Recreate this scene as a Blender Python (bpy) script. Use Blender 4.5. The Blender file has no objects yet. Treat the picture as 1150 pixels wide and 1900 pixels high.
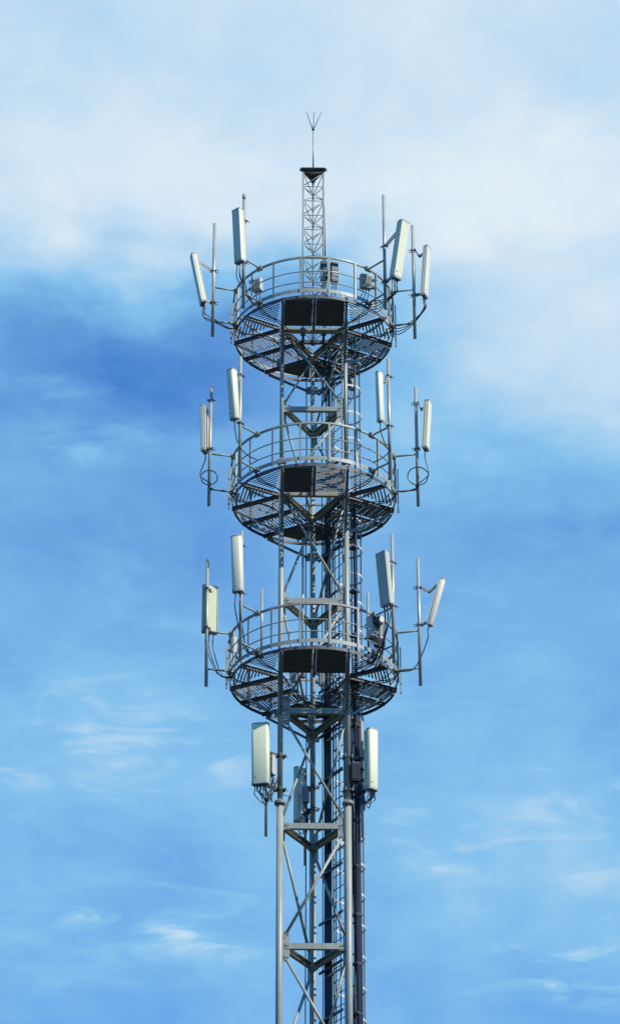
import bpy, math, random
from mathutils import Vector, Matrix
random.seed(7)
S = bpy.context.scene
R = math.radians
PI = math.pi

# ------------------------------------------------------------------ camera
cam = bpy.data.cameras.new("camera")
co = bpy.data.objects.new("camera", cam)
S.collection.objects.link(co)
S.camera = co
co.location = (0, -76.102, 1.6)
co.rotation_euler = (R(90 + 29.46756), 0, R(0.066135))
cam.sensor_fit = 'VERTICAL'
cam.sensor_height = 24.0
cam.lens = 24.0 * 6303.57 / 1900.0
cam.clip_start = 0.5
cam.clip_end = 6000

# ------------------------------------------------------------------ light, sky, exposure
SUN_EL, SUN_AZ = 43.0, 55.0            # azimuth: degrees right of the direction from tower to camera
sd = Vector((math.sin(R(SUN_AZ)) * math.cos(R(SUN_EL)), -math.cos(R(SUN_AZ)) * math.cos(R(SUN_EL)), math.sin(R(SUN_EL))))
sl = bpy.data.lights.new("sun", 'SUN')
sl.energy = 5.0
sl.angle = R(0.53)
sl.color = (1.0, 0.955, 0.86)
so = bpy.data.objects.new("sun", sl)
S.collection.objects.link(so)
so.location = (40, -40, 90)
so.rotation_euler = sd.to_track_quat('Z', 'Y').to_euler()

S.view_settings.view_transform = 'Standard'
S.view_settings.look = 'None'
S.view_settings.exposure = 0.0
S.view_settings.gamma = 1.0
S.view_settings.use_curve_mapping = False

world = bpy.data.worlds.new("World")
S.world = world
world.use_nodes = True
wt = world.node_tree
wt.nodes.clear()


def N(t, kind, **kw):
    n = t.nodes.new(kind)
    for k, v in kw.items():
        setattr(n, k, v)
    return n


def math_node(t, op, a, b=None, c=None, clamp=False):
    n = N(t, 'ShaderNodeMath', operation=op, use_clamp=clamp)
    for i, v in enumerate((a, b, c)):
        if v is None:
            continue
        if isinstance(v, (int, float)):
            n.inputs[i].default_value = v
        else:
            t.links.new(v, n.inputs[i])
    return n.outputs[0]


STRENGTH = 0.1
out = N(wt, 'ShaderNodeOutputWorld')
bg = N(wt, 'ShaderNodeBackground')
bg.inputs['Strength'].default_value = STRENGTH
wt.links.new(bg.outputs[0], out.inputs[0])
sky = N(wt, 'ShaderNodeTexSky', sky_type='NISHITA')
sky.sun_disc = False
sky.sun_elevation = R(SUN_EL)
sky.sun_rotation = R(180 - SUN_AZ)
sky.air_density = 1.0
sky.dust_density = 0.4
sky.ozone_density = 2.5
tint = N(wt, 'ShaderNodeMix', data_type='RGBA', blend_type='MULTIPLY')
tint.inputs[0].default_value = 1.0
tint.inputs[7].default_value = (0.25, 0.93, 1.98, 1)
wt.links.new(sky.outputs[0], tint.inputs[6])

# a thin cloud sheet high above: coordinates are the point where a view ray meets it (x/z, y/z)
geo = N(wt, 'ShaderNodeTexCoord')
sep = N(wt, 'ShaderNodeSeparateXYZ')
wt.links.new(geo.outputs['Generated'], sep.inputs[0])
zc = math_node(wt, 'MAXIMUM', sep.outputs[2], 0.05)
px = math_node(wt, 'DIVIDE', sep.outputs[0], zc)
py = math_node(wt, 'DIVIDE', sep.outputs[1], zc)
pc = N(wt, 'ShaderNodeCombineXYZ')
wt.links.new(px, pc.inputs[0])
wt.links.new(py, pc.inputs[1])
P = pc.outputs[0]


def noise(scale, detail, rough, dist, sx=1.0, sy=1.0, rot=0.0, off=(0, 0, 0)):
    m = N(wt, 'ShaderNodeMapping')
    m.inputs['Scale'].default_value = (sx, sy, 1)
    m.inputs['Rotation'].default_value = (0, 0, R(rot))
    m.inputs['Location'].default_value = off
    wt.links.new(P, m.inputs[0])
    n = N(wt, 'ShaderNodeTexNoise')
    n.inputs['Scale'].default_value = scale
    n.inputs['Detail'].default_value = detail
    n.inputs['Roughness'].default_value = rough
    n.inputs['Distortion'].default_value = dist
    wt.links.new(m.outputs[0], n.inputs['Vector'])
    return n.outputs[0]


# cloud banks: centre on the sheet, half sizes, turn, amount
BANKS = [
    (-0.0020, 1.7698, 0.8385, 2.3319, 0, 0.24, 0.5),
    (-0.0523, 1.3199, 0.3905, 0.2522, 0, 0.46, 0.45),
    (0.1472, 1.5720, 0.1889, 0.2390, 0, 0.46, 1),
    (-0.0755, 1.6109, 0.1683, 0.0970, 0, -0.22, 1),
    (0.1407, 1.3244, 0.0678, 0.1120, 0, -0.1, 1),
    (-0.0689, 1.4236, 0.1154, 0.0762, 0, 0.07, 1),
    (-0.1353, 1.3156, 0.0779, 0.0852, 0, -0.07, 1),
    (0.1362, 1.7898, 0.1366, 0.0734, 0, -0.05, 1),
    (-0.0923, 1.8097, 0.2034, 0.0883, 0, -0.05, 1),
    (-0.1698, 2.0987, 0.1913, 0.2321, 0, 0.13, 1),
    (0.1678, 2.2718, 0.2037, 0.2734, 0, 0.14, 1),
    (-0.0027, 2.3410, 0.4415, 0.4359, 0, 0.06, 0.6),
    (-0.1004, 2.5710, 0.2599, 0.1066, 0, -0.04, 1),
]
# small areas where the sheet is combed into wisps
WISPS = [
    (-0.1324, 1.6574, 0.1166, 0.0654, 25, 0.34, 0.9),
    (-0.1228, 2.3820, 0.1303, 0.1151, -10, 0.28, 0.9),
    (-0.0798, 2.4461, 0.0541, 0.0600, 0, 0.22, 0.9),
    (0.2025, 2.5019, 0.1101, 0.0906, -6, 0.48, 0.9),
    (0.1433, 2.2525, 0.1634, 0.1918, 0, 0.2, 0.9),
    (-0.1593, 2.1073, 0.1550, 0.1725, 0, 0.18, 0.9),
]
BASE = 0.10
# the bank outlines are pushed about by noise so that no edge is smooth
wob = N(wt, 'ShaderNodeTexNoise')
wob.inputs['Scale'].default_value = 13
wob.inputs['Detail'].default_value = 4
wob.inputs['Roughness'].default_value = 0.55
wt.links.new(P, wob.inputs['Vector'])
wsub = N(wt, 'ShaderNodeVectorMath', operation='SUBTRACT')
wsub.inputs[1].default_value = (0.5, 0.5, 0.5)
wt.links.new(wob.outputs['Color'], wsub.inputs[0])
wmul = N(wt, 'ShaderNodeVectorMath', operation='MULTIPLY')
wmul.inputs[1].default_value = (0.07, 0.16, 0)
wt.links.new(wsub.outputs[0], wmul.inputs[0])
wadd = N(wt, 'ShaderNodeVectorMath', operation='ADD')
wt.links.new(P, wadd.inputs[0])
wt.links.new(wmul.outputs[0], wadd.inputs[1])
PW = wadd.outputs[0]


def banks(rows):
    dens = None
    for row in rows:
        dens = bank(dens, *row)
    return dens


def bank(dens, bx, by, rx, ry, rot, amt, soft):
    m = N(wt, 'ShaderNodeMapping', vector_type='TEXTURE')
    m.inputs['Location'].default_value = (bx, by, 0)
    m.inputs['Rotation'].default_value = (0, 0, R(rot))
    m.inputs['Scale'].default_value = (rx, ry, 1)
    wt.links.new(PW, m.inputs[0])
    g = N(wt, 'ShaderNodeTexGradient', gradient_type='SPHERICAL')
    wt.links.new(m.outputs[0], g.inputs[0])
    sm = N(wt, 'ShaderNodeMapRange', interpolation_type='SMOOTHSTEP')
    sm.inputs['From Max'].default_value = soft
    sm.inputs['To Max'].default_value = amt
    wt.links.new(g.outputs['Fac'], sm.inputs['Value'])
    return sm.outputs[0] if dens is None else math_node(wt, 'ADD', dens, sm.outputs[0])


dens = banks(BANKS)
wisp = banks(WISPS)
n1 = noise(8, 5, 0.5, 0.5, 1.0, 0.6, 12, (3.1, 1.7, 0.3))
n2 = noise(22, 9, 0.55, 0.5, 1.0, 0.5, -24, (0.4, 2.2, 0.9))
n3 = noise(60, 6, 0.55, 0.4, 1.0, 0.7, 35, (1.4, 0.2, 0.5))
n4 = noise(12, 8, 0.56, 0.9, 1.0, 1.5, 32, (2.4, 0.7, 0.2))
n5 = noise(6, 2, 0.5, 0.0, 1.0, 0.7, 0, (5.4, 1.7, 0.6))
wm = N(wt, 'ShaderNodeMapRange', interpolation_type='SMOOTHSTEP')
wm.inputs['From Min'].default_value = 0.44
wm.inputs['From Max'].default_value = 0.78
wt.links.new(n4, wm.inputs['Value'])
wk = N(wt, 'ShaderNodeMapRange', interpolation_type='SMOOTHSTEP')
wk.inputs['From Min'].default_value = 0.38
wk.inputs['From Max'].default_value = 0.62
wt.links.new(n5, wk.inputs['Value'])
d = math_node(wt, 'ADD', dens, BASE)
d = math_node(wt, 'MULTIPLY_ADD', math_node(wt, 'MULTIPLY', wm.outputs[0], wk.outputs[0]), 0.08, d)
d = math_node(wt, 'MULTIPLY_ADD', wm.outputs[0], wisp, d)
d = math_node(wt, 'MULTIPLY_ADD', math_node(wt, 'SUBTRACT', n1, 0.5), 0.40, d)
d = math_node(wt, 'MULTIPLY_ADD', math_node(wt, 'SUBTRACT', n2, 0.5), 0.16, d)
d = math_node(wt, 'MULTIPLY_ADD', math_node(wt, 'SUBTRACT', n3, 0.5), 0.05, d)
k = 1.0 / STRENGTH
veil = N(wt, 'ShaderNodeMix', data_type='RGBA')
v1 = N(wt, 'ShaderNodeMapRange')
v1.inputs['From Min'].default_value = 0.0
v1.inputs['From Max'].default_value = 0.5
wt.links.new(d, v1.inputs['Value'])
wt.links.new(v1.outputs[0], veil.inputs[0])
wt.links.new(tint.outputs[2], veil.inputs[6])
veil.inputs[7].default_value = (0.245 * k, 0.545 * k, 0.85 * k, 1)
thick = N(wt, 'ShaderNodeMix', data_type='RGBA')
v2 = N(wt, 'ShaderNodeMapRange')
v2.inputs['From Min'].default_value = 0.5
v2.inputs['From Max'].default_value = 1.0
wt.links.new(d, v2.inputs['Value'])
wt.links.new(v2.outputs[0], thick.inputs[0])
wt.links.new(veil.outputs[2], thick.inputs[6])
thick.inputs[7].default_value = (0.81 * k, 0.89 * k, 0.94 * k, 1)
wt.links.new(thick.outputs[2], bg.inputs['Color'])


# ------------------------------------------------------------------ materials
def material(name, col, rough=0.5, metal=0.0, var=0.1, scale=6.0, dirt=None, dirt_amt=0.0, streak=False, bump=0.0):
    m = bpy.data.materials.new(name)
    m.use_nodes = True
    t = m.node_tree
    b = t.nodes['Principled BSDF']
    b.inputs['Roughness'].default_value = rough
    b.inputs['Metallic'].default_value = metal
    tc = N(t, 'ShaderNodeTexCoord')
    mp = N(t, 'ShaderNodeMapping')
    mp.inputs['Scale'].default_value = (1, 1, 0.18 if streak else 1)
    t.links.new(tc.outputs['Object'], mp.inputs[0])
    n = N(t, 'ShaderNodeTexNoise')
    n.inputs['Scale'].default_value = scale
    n.inputs['Detail'].default_value = 6
    n.inputs['Roughness'].default_value = 0.62
    t.links.new(mp.outputs[0], n.inputs['Vector'])
    r = N(t, 'ShaderNodeValToRGB')
    r.color_ramp.elements[0].position = 0.3
    r.color_ramp.elements[1].position = 0.72
    r.color_ramp.elements[0].color = tuple(c * (1 - var) for c in col) + (1,)
    r.color_ramp.elements[1].color = tuple(min(1, c * (1 + var)) for c in col) + (1,)
    t.links.new(n.outputs[0], r.inputs[0])
    c = r.outputs[0]
    if dirt:
        n2 = N(t, 'ShaderNodeTexNoise')
        n2.inputs['Scale'].default_value = scale * 1.9
        n2.inputs['Detail'].default_value = 8
        n2.inputs['Roughness'].default_value = 0.7
        t.links.new(mp.outputs[0], n2.inputs['Vector'])
        mr = N(t, 'ShaderNodeMapRange')
        mr.inputs['From Min'].default_value = 0.56
        mr.inputs['From Max'].default_value = 0.74
        mr.inputs['To Max'].default_value = dirt_amt
        t.links.new(n2.outputs[0], mr.inputs['Value'])
        mx = N(t, 'ShaderNodeMix', data_type='RGBA')
        t.links.new(mr.outputs[0], mx.inputs[0])
        t.links.new(c, mx.inputs[6])
        mx.inputs[7].default_value = tuple(dirt) + (1,)
        c = mx.outputs[2]
    t.links.new(c, b.inputs['Base Color'])
    rr = N(t, 'ShaderNodeMapRange')
    rr.inputs['To Min'].default_value = max(0.05, rough - 0.1)
    rr.inputs['To Max'].default_value = min(1, rough + 0.12)
    t.links.new(n.outputs[0], rr.inputs['Value'])
    t.links.new(rr.outputs[0], b.inputs['Roughness'])
    if bump:
        bp = N(t, 'ShaderNodeBump')
        bp.inputs['Strength'].default_value = bump
        bp.inputs['Distance'].default_value = 0.01
        t.links.new(n.outputs[0], bp.inputs['Height'])
        t.links.new(bp.outputs[0], b.inputs['Normal'])
    return m


M_STEEL = material('grey_painted_steel', (0.325, 0.34, 0.268), 0.42, 0.0, 0.16, 5, (0.20, 0.175, 0.14), 0.6, True)
M_GALV = material('galvanised_steel', (0.37, 0.385, 0.315), 0.40, 0.2, 0.25, 9, (0.25, 0.22, 0.18), 0.4, True)
M_DECK = material('weathered_deck_steel', (0.205, 0.21, 0.19), 0.55, 0.0, 0.18, 8, (0.12, 0.10, 0.08), 0.5)
M_BEAM = material('shade_darkened_beam_steel', (0.10, 0.102, 0.10), 0.55, 0.0, 0.2, 8)  # same paint as the frame, darkened so beams under the decks look shaded
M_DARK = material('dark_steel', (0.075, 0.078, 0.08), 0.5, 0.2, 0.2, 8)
M_RUSTY = material('rusted_rail_steel', (0.36, 0.31, 0.26), 0.6, 0.0, 0.2, 5, (0.2, 0.12, 0.07), 0.5)
M_CREAM = material('cream_fibreglass', (0.83, 0.79, 0.53), 0.38, 0.0, 0.05, 3, (0.42, 0.39, 0.29), 0.45, True)
M_PALE = material('pale_grey_fibreglass', (0.80, 0.76, 0.53), 0.36, 0.0, 0.05, 3, (0.40, 0.38, 0.32), 0.45, True)
M_GREEN = material('faded_green_white_fibreglass', (0.78, 0.785, 0.49), 0.36, 0.0, 0.05, 3, (0.45, 0.44, 0.34), 0.4, True)
M_AGED = material('yellowed_fibreglass', (0.74, 0.69, 0.52), 0.42, 0.0, 0.08, 3, (0.45, 0.40, 0.28), 0.4, True)
M_SHEET = material('pale_green_back_sheet', (0.55, 0.57, 0.33), 0.45, 0.0, 0.08, 4, (0.28, 0.27, 0.2), 0.35, True)
M_OLIVE = material('olive_back_sheet', (0.46, 0.46, 0.35), 0.45, 0.0, 0.08, 4, (0.28, 0.27, 0.2), 0.3, True)
M_ENDCAP = material('dull_cap_plastic', (0.40, 0.395, 0.34), 0.5, 0.0, 0.1, 8, (0.25, 0.23, 0.18), 0.4)
M_CAP = material('dark_cap_plastic', (0.10, 0.10, 0.09), 0.5, 0.0, 0.2, 10)
M_CABLE = material('black_cable_jacket', (0.018, 0.018, 0.02), 0.32, 0.0, 0.2, 10)
M_BOX = material('grey_radio_casing', (0.50, 0.51, 0.48), 0.45, 0.0, 0.08, 8, (0.3, 0.29, 0.25), 0.3)
M_WHITE = material('white_paint', (0.62, 0.62, 0.57), 0.45, 0.0, 0.06, 6, (0.4, 0.36, 0.3), 0.3)
M_BRASS = material('tarnished_rod', (0.42, 0.40, 0.30), 0.45, 0.3, 0.15, 8)
M_GROUND = material('dark_grassland', (0.022, 0.030, 0.015), 0.95, 0.0, 0.35, 0.05, (0.04, 0.034, 0.024), 0.6)
M_CONC = material('concrete', (0.32, 0.31, 0.29), 0.85, 0.0, 0.12, 3, (0.2, 0.19, 0.17), 0.4)


# ------------------------------------------------------------------ mesh helpers
def V(*a):
    return Vector(a)


def frame_of(axis, up=None):
    k = Vector(axis).normalized()
    up = Vector(up) if up is not None else (V(0, 0, 1) if abs(k.z) < 0.95 else V(0, 1, 0))
    s = k.cross(up)
    if s.length < 1e-6:
        s = k.cross(V(1, 0.3, 0.2))
    s.normalize()
    u = s.cross(k).normalized()
    return k, s, u


class MB:
    def __init__(self):
        self.v, self.f, self.sm = [], [], []

    def add(self, vs, fs, smooth=False):
        o = len(self.v)
        self.v += [Vector(p) for p in vs]
        self.f += [tuple(i + o for i in f) for f in fs]
        self.sm += [smooth and len(f) == 4 for f in fs]

    def sweep(self, pts, prof, up=None, smooth=False, closed=False):
        """profile (s,u) pairs swept along pts"""
        n, m = len(pts), len(prof)
        vs = []
        for i, p in enumerate(pts):
            p = Vector(p)
            if closed:
                t = Vector(pts[(i + 1) % n]) - Vector(pts[i - 1])
            elif i == 0:
                t = Vector(pts[1]) - p
            elif i == n - 1:
                t = p - Vector(pts[i - 1])
            else:
                t = Vector(pts[i + 1]) - Vector(pts[i - 1])
            k, s, u = frame_of(t, up)
            vs += [p + s * a + u * b for a, b in prof]
        fs = []
        for i in range(n if closed else n - 1):
            j = (i + 1) % n
            for q in range(m):
                r = (q + 1) % m
                fs.append((i * m + q, i * m + r, j * m + r, j * m + q))
        if not closed:
            fs.append(tuple(reversed(range(m))))
            fs.append(tuple((n - 1) * m + q for q in range(m)))
        self.add(vs, fs, smooth)
        return self

    def tube(self, a, b, r, n=10, r2=None):
        a, b = Vector(a), Vector(b)
        k, s, u = frame_of(b - a)
        r2 = r if r2 is None else r2
        vs = [a + (s * math.cos(2 * PI * i / n) + u * math.sin(2 * PI * i / n)) * r for i in range(n)]
        vs += [b + (s * math.cos(2 * PI * i / n) + u * math.sin(2 * PI * i / n)) * r2 for i in range(n)]
        fs = [(i, (i + 1) % n, n + (i + 1) % n, n + i) for i in range(n)]
        fs += [tuple(reversed(range(n))), tuple(range(n, 2 * n))]
        self.add(vs, fs, True)
        return self

    def path(self, pts, r, n=6):
        """round tube along a polyline with parallel-transported frames"""
        pts = [Vector(p) for p in pts]
        k, s, u = frame_of(pts[1] - pts[0])
        vs = []
        for i, p in enumerate(pts):
            t = (pts[min(i + 1, len(pts) - 1)] - pts[max(i - 1, 0)]).normalized()
            s = (s - t * s.dot(t)).normalized()
            u = t.cross(s)
            vs += [p + (s * math.cos(2 * PI * q / n) + u * math.sin(2 * PI * q / n)) * r for q in range(n)]
        fs = []
        for i in range(len(pts) - 1):
            for q in range(n):
                fs.append((i * n + q, i * n + (q + 1) % n, (i + 1) * n + (q + 1) % n, (i + 1) * n + q))
        fs += [tuple(reversed(range(n))), tuple((len(pts) - 1) * n + q for q in range(n))]
        self.add(vs, fs, True)
        return self

    def bar(self, a, b, w, h, up=None, chamfer=0.0):
        """rectangular bar from a to b: w across, h along up"""
        w, h = w / 2, h / 2
        if chamfer:
            c = chamfer
            prof = [(-w, -h + c), (-w + c, -h), (w - c, -h), (w, -h + c), (w, h - c), (w - c, h), (-w + c, h), (-w, h - c)]
        else:
            prof = [(-w, -h), (w, -h), (w, h), (-w, h)]
        return self.sweep([a, b], prof, up)

    def angle(self, a, b, w, h, t, up=None, side=1):
        """L section: flat flange w wide on top, web h deep on the given side, thickness t"""
        s = side
        prof = [(-w / 2, 0), (w / 2, 0), (w / 2, -t), (-w / 2 + t, -t), (-w / 2 + t, -h), (-w / 2, -h)]
        prof = [(p[0] * s, p[1]) for p in prof]
        return self.sweep([a, b], prof, up)

    def box(self, c, size, x=(1, 0, 0), z=(0, 0, 1), chamfer=0.0):
        c, x, z = Vector(c), Vector(x).normalized(), Vector(z).normalized()
        y = z.cross(x)
        return self.bar(c - z * size[2] / 2, c + z * size[2] / 2, size[0], size[1], up=y, chamfer=chamfer)

    def plate(self, outline, thick):
        """flat outline (3D, coplanar) given thickness"""
        o = [Vector(p) for p in outline]
        nrm = (o[1] - o[0]).cross(o[2] - o[1]).normalized() * thick / 2
        n = len(o)
        vs = [p - nrm for p in o] + [p + nrm for p in o]
        fs = [tuple(reversed(range(n))), tuple(range(n, 2 * n))]
        fs += [(i, (i + 1) % n, n + (i + 1) % n, n + i) for i in range(n)]
        self.add(vs, fs)
        return self

    def disc(self, c, axis, r, t, n=14):
        k = Vector(axis).normalized() * t / 2
        return self.tube(Vector(c) - k, Vector(c) + k, r, n)

    def build(self, name, mat, parent=None, org=None):
        if org is None:
            org = ORG[parent] if parent is not None else V(0, 0, 0)
        me = bpy.data.meshes.new(name)
        me.from_pydata([tuple(p - org) for p in self.v], [], self.f)
        me.polygons.foreach_set('use_smooth', self.sm)
        me.materials.append(mat)
        me.update()
        o = bpy.data.objects.new(name, me)
        S.collection.objects.link(o)
        if parent is not None:
            o.parent = parent
        else:
            o.location = org
        ORG[o] = org
        return o


ORG = {}


def thing(name, label, cat, loc, group=None):
    o = bpy.data.objects.new(name, None)
    o.empty_display_size = 0.2
    S.collection.objects.link(o)
    o.location = loc
    tag(o, label, cat, group)
    ORG[o] = Vector(loc)
    return o


def tag(o, label, cat, group=None):
    o['label'] = label
    o['category'] = cat
    if group:
        o['group'] = group


def dirv(az):
    """horizontal direction: 0 = from tower to camera, positive to the right of the picture"""
    return V(math.sin(R(az)), -math.cos(R(az)), 0)


def bez(ctrl, n=14):
    """Catmull-Rom through the control points"""
    c = [Vector(p) for p in ctrl]
    c = [c[0] * 2 - c[1]] + c + [c[-1] * 2 - c[-2]]
    res = []
    for i in range(1, len(c) - 2):
        for q in range(n):
            t = q / n
            a, b, e, f = c[i - 1], c[i], c[i + 1], c[i + 2]
            res.append(0.5 * ((2 * b) + (e - a) * t + (2 * a - 5 * b + 4 * e - f) * t * t + (3 * b - a - 3 * e + f) * t ** 3))
    res.append(c[-2])
    return res


# ------------------------------------------------------------------ ground
g = MB()
ring = [4.5, 12, 30, 70, 160, 400, 1000, 2500]
vs, fs = [V(0, 0, 0)], []
NS = 48
for q, rr_ in enumerate(ring):
    for i in range(NS):
        a = 2 * PI * i / NS
        vs.append(V(rr_ * math.cos(a), rr_ * math.sin(a), 0 if rr_ < 300 else random.uniform(-1, 1) * rr_ * 0.002))
for i in range(NS):
    fs.append((0, 1 + i, 1 + (i + 1) % NS))
for q in range(len(ring) - 1):
    for i in range(NS):
        a, b = 1 + q * NS + i, 1 + q * NS + (i + 1) % NS
        fs.append((a, b, b + NS, a + NS))
g.add(vs, fs)
go = g.build('ground', M_GROUND)
go['kind'] = 'structure'

# ------------------------------------------------------------------ the tower frame
ROT = 1.2
LEG_AZ = [-60 + ROT, 60 + ROT, 180 + ROT]            # left, right, back
LR = 0.958
LEVELS = [32.437, 35.565, 38.68, 41.76, 44.87, 47.41, 49.84]
low = 32.437
while low > 3.5:
    low -= 3.13
    LEVELS.insert(0, low)
DECKS = [49.95, 44.90, 39.72]


def legp(i, z, r=LR):
    return dirv(LEG_AZ[i % 3]) * r + V(0, 0, z)


tower = thing('telecom_tower', 'tall grey triangular lattice tower of three tubular steel legs with zigzag bracing', 'tower', (0, 0, 0))
STEPS = [(0.1, 0.105), (18.0, 0.095), (27.0, 0.083), (36.17, 0.066), (45.80, 0.052), (49.93, 0.052)]


def leg_radius(z):
    r = STEPS[0][1]
    for z0, rr in STEPS[:-1]:
        if z >= z0:
            r = rr
    return r


legs = []
for i in range(3):
    b = MB()
    for (z0, r0), (z1, _) in zip(STEPS[:-1], STEPS[1:]):
        b.tube(legp(i, z0), legp(i, z1), r0, 20)
    lg = b.build('leg', M_STEEL, tower)
    legs.append(lg)
    for z0, r0 in STEPS[1:-1]:
        f = MB()
        f.disc(legp(i, z0 - 0.018), (0, 0, 1), r0 + 0.075, 0.028, 20)
        f.disc(legp(i, z0 + 0.018), (0, 0, 1), r0 + 0.075, 0.028, 20)
        for q in range(8):
            a = 2 * PI * q / 8
            c = legp(i, z0) + V(math.cos(a), math.sin(a), 0) * (r0 + 0.055)
            f.tube(c - V(0, 0, 0.06), c + V(0, 0, 0.06), 0.012, 6)
        for q in range(6):
            a = 2 * PI * (q + 0.5) / 6
            e = V(math.cos(a), math.sin(a), 0)
            for s in (-1, 1):
                c = legp(i, z0)
                f.plate([c + e * r0 + V(0, 0, s * 0.032), c + e * (r0 + 0.065) + V(0, 0, s * 0.032), c + e * r0 + V(0, 0, s * 0.12)], 0.008)
        f.build('flange', M_STEEL, lg)
    fb = MB()
    c = legp(i, 0)
    fb.box(c + V(0, 0, 0.06), (0.7, 0.7, 0.12), chamfer=0.02)
    fb.build('footing', M_CONC, lg)


def big_at(level, first):
    """which end of a face carries the node where two diagonals meet; first = the face's left leg"""
    n = LEVELS.index(level) - LEVELS.index(32.437)
    return (n % 2 == 0) == first


for f in range(3):
    ia, ib = f, (f + 1) % 3
    if f == 1:
        ia, ib = 1, 2
    if f == 2:
        ia, ib = 2, 0
    e = (legp(ib, 0) - legp(ia, 0)).normalized()
    outw = V(e.y, -e.x, 0)
    for L in LEVELS:
        A, B = legp(ia, L), legp(ib, L)
        rl = leg_radius(L)
        hb = 0.145 if L < 42 else 0.125
        # channel: web outside, flanges pointing in
        b = MB()
        x0, x1 = 0.14, (B - A).length - 0.14
        o = outw * 0.012
        b.bar(A + e * x0 + o, A + e * x1 + o, 0.010, hb)
        for s in (-1, 1):
            b.bar(A + e * x0 + o - outw * 0.055 + V(0, 0, s * (hb / 2 - 0.005)), A + e * x1 + o - outw * 0.055 + V(0, 0, s * (hb / 2 - 0.005)), 0.100, 0.010)
        b.build('horizontal_beam', M_STEEL, tower)
        for (leg, C, sgn, first) in ((ia, A, 1, True), (ib, B, -1, False)):
            big = big_at(L, first)
            wd = (0.20 if big else 0.19) + rl * 0.6
            hh = (0.40 if L < 42 else 0.33) if big else 0.10
            q = MB()
            ee = e * sgn
            if big:
                q.plate([C + ee * rl * 0.7 + V(0, 0, -hh), C + ee * (wd * 0.86) + V(0, 0, -hh), C + ee * wd + V(0, 0, -hh * 0.7), C + ee * wd + V(0, 0, hh * 0.7), C + ee * (wd * 0.86) + V(0, 0, hh), C + ee * rl * 0.7 + V(0, 0, hh)], 0.010)
            else:
                q.plate([C + ee * rl * 0.7 + V(0, 0, -hh), C + ee * wd + V(0, 0, -hh), C + ee * wd + V(0, 0, hh), C + ee * rl * 0.7 + V(0, 0, hh)], 0.010)
            q.build('gusset_plate', M_STEEL, legs[leg])
            q = MB()
            zs = [0] if not big else [-hh * 0.75, 0, hh * 0.75]
            for zz in zs:
                for k2 in range(2):
                    c = C + ee * (wd - 0.045 - 0.055 * k2) + V(0, 0, zz + 0.02 * k2)
                    q.tube(c + outw * 0.016, c + outw * 0.034, 0.016, 6)
            q.build('bolt', M_DARK, legs[leg])
    for n in range(len(LEVELS) - 1):
        L0, L1 = LEVELS[n], LEVELS[n + 1]
        up_right = (n - LEVELS.index(32.437)) % 2 == 0
        a, c = (ia, ib) if up_right else (ib, ia)
        A, B = legp(a, L0), legp(c, L1)
        ee = (legp(c, 0) - legp(a, 0)).normalized()
        h0 = 0.30 if L0 < 42 else 0.25
        p0 = A + ee * 0.15 + V(0, 0, h0)
        p1 = B - ee * 0.15 + V(0, 0, -h0)
        if f == 0 and L0 == LEVELS[-2]:
            p1 = B - ee * 0.15 + V(0, 0, -0.2)
        rb = 0.037 if L0 < 35 else 0.032 if L0 < 44 else 0.028
        k = (p1 - p0).normalized()
        b = MB()
        b.tube(p0 + k * 0.06, p1 - k * 0.06, rb, 14)
        b.bar(p0 - k * 0.10 + outw * 0.010, p0 + k * 0.10 + outw * 0.010, 0.07, 0.009, up=outw)
        b.bar(p1 - k * 0.10 + outw * 0.010, p1 + k * 0.10 + outw * 0.010, 0.07, 0.009, up=outw)
        b.build('diagonal_brace', M_STEEL, tower)
# top frame that carries the mast
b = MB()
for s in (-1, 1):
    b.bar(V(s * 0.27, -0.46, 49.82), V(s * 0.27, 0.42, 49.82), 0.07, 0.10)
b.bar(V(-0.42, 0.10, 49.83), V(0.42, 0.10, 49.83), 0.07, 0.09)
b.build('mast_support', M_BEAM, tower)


# ------------------------------------------------------------------ platforms
PR = 2.06        # deck radius
PW_ = 0.83       # half width of a straight sector


def clip_line(poly, t, n, off):
    """segment of the line {p: p.n = off} inside a convex polygon, as positions along t"""
    hit = []
    for i in range(len(poly)):
        a, b_ = poly[i], poly[(i + 1) % len(poly)]
        da, db = a.dot(n) - off, b_.dot(n) - off
        if (da < 0) != (db < 0):
            p = a + (b_ - a) * (da / (da - db))
            hit.append(p.dot(t))
    if len(hit) < 2:
        return None
    return min(hit), max(hit)


def arc(a0, a1, r, n=9):
    return [dirv(a0 + (a1 - a0) * i / (n - 1)) * r for i in range(n)]


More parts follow.
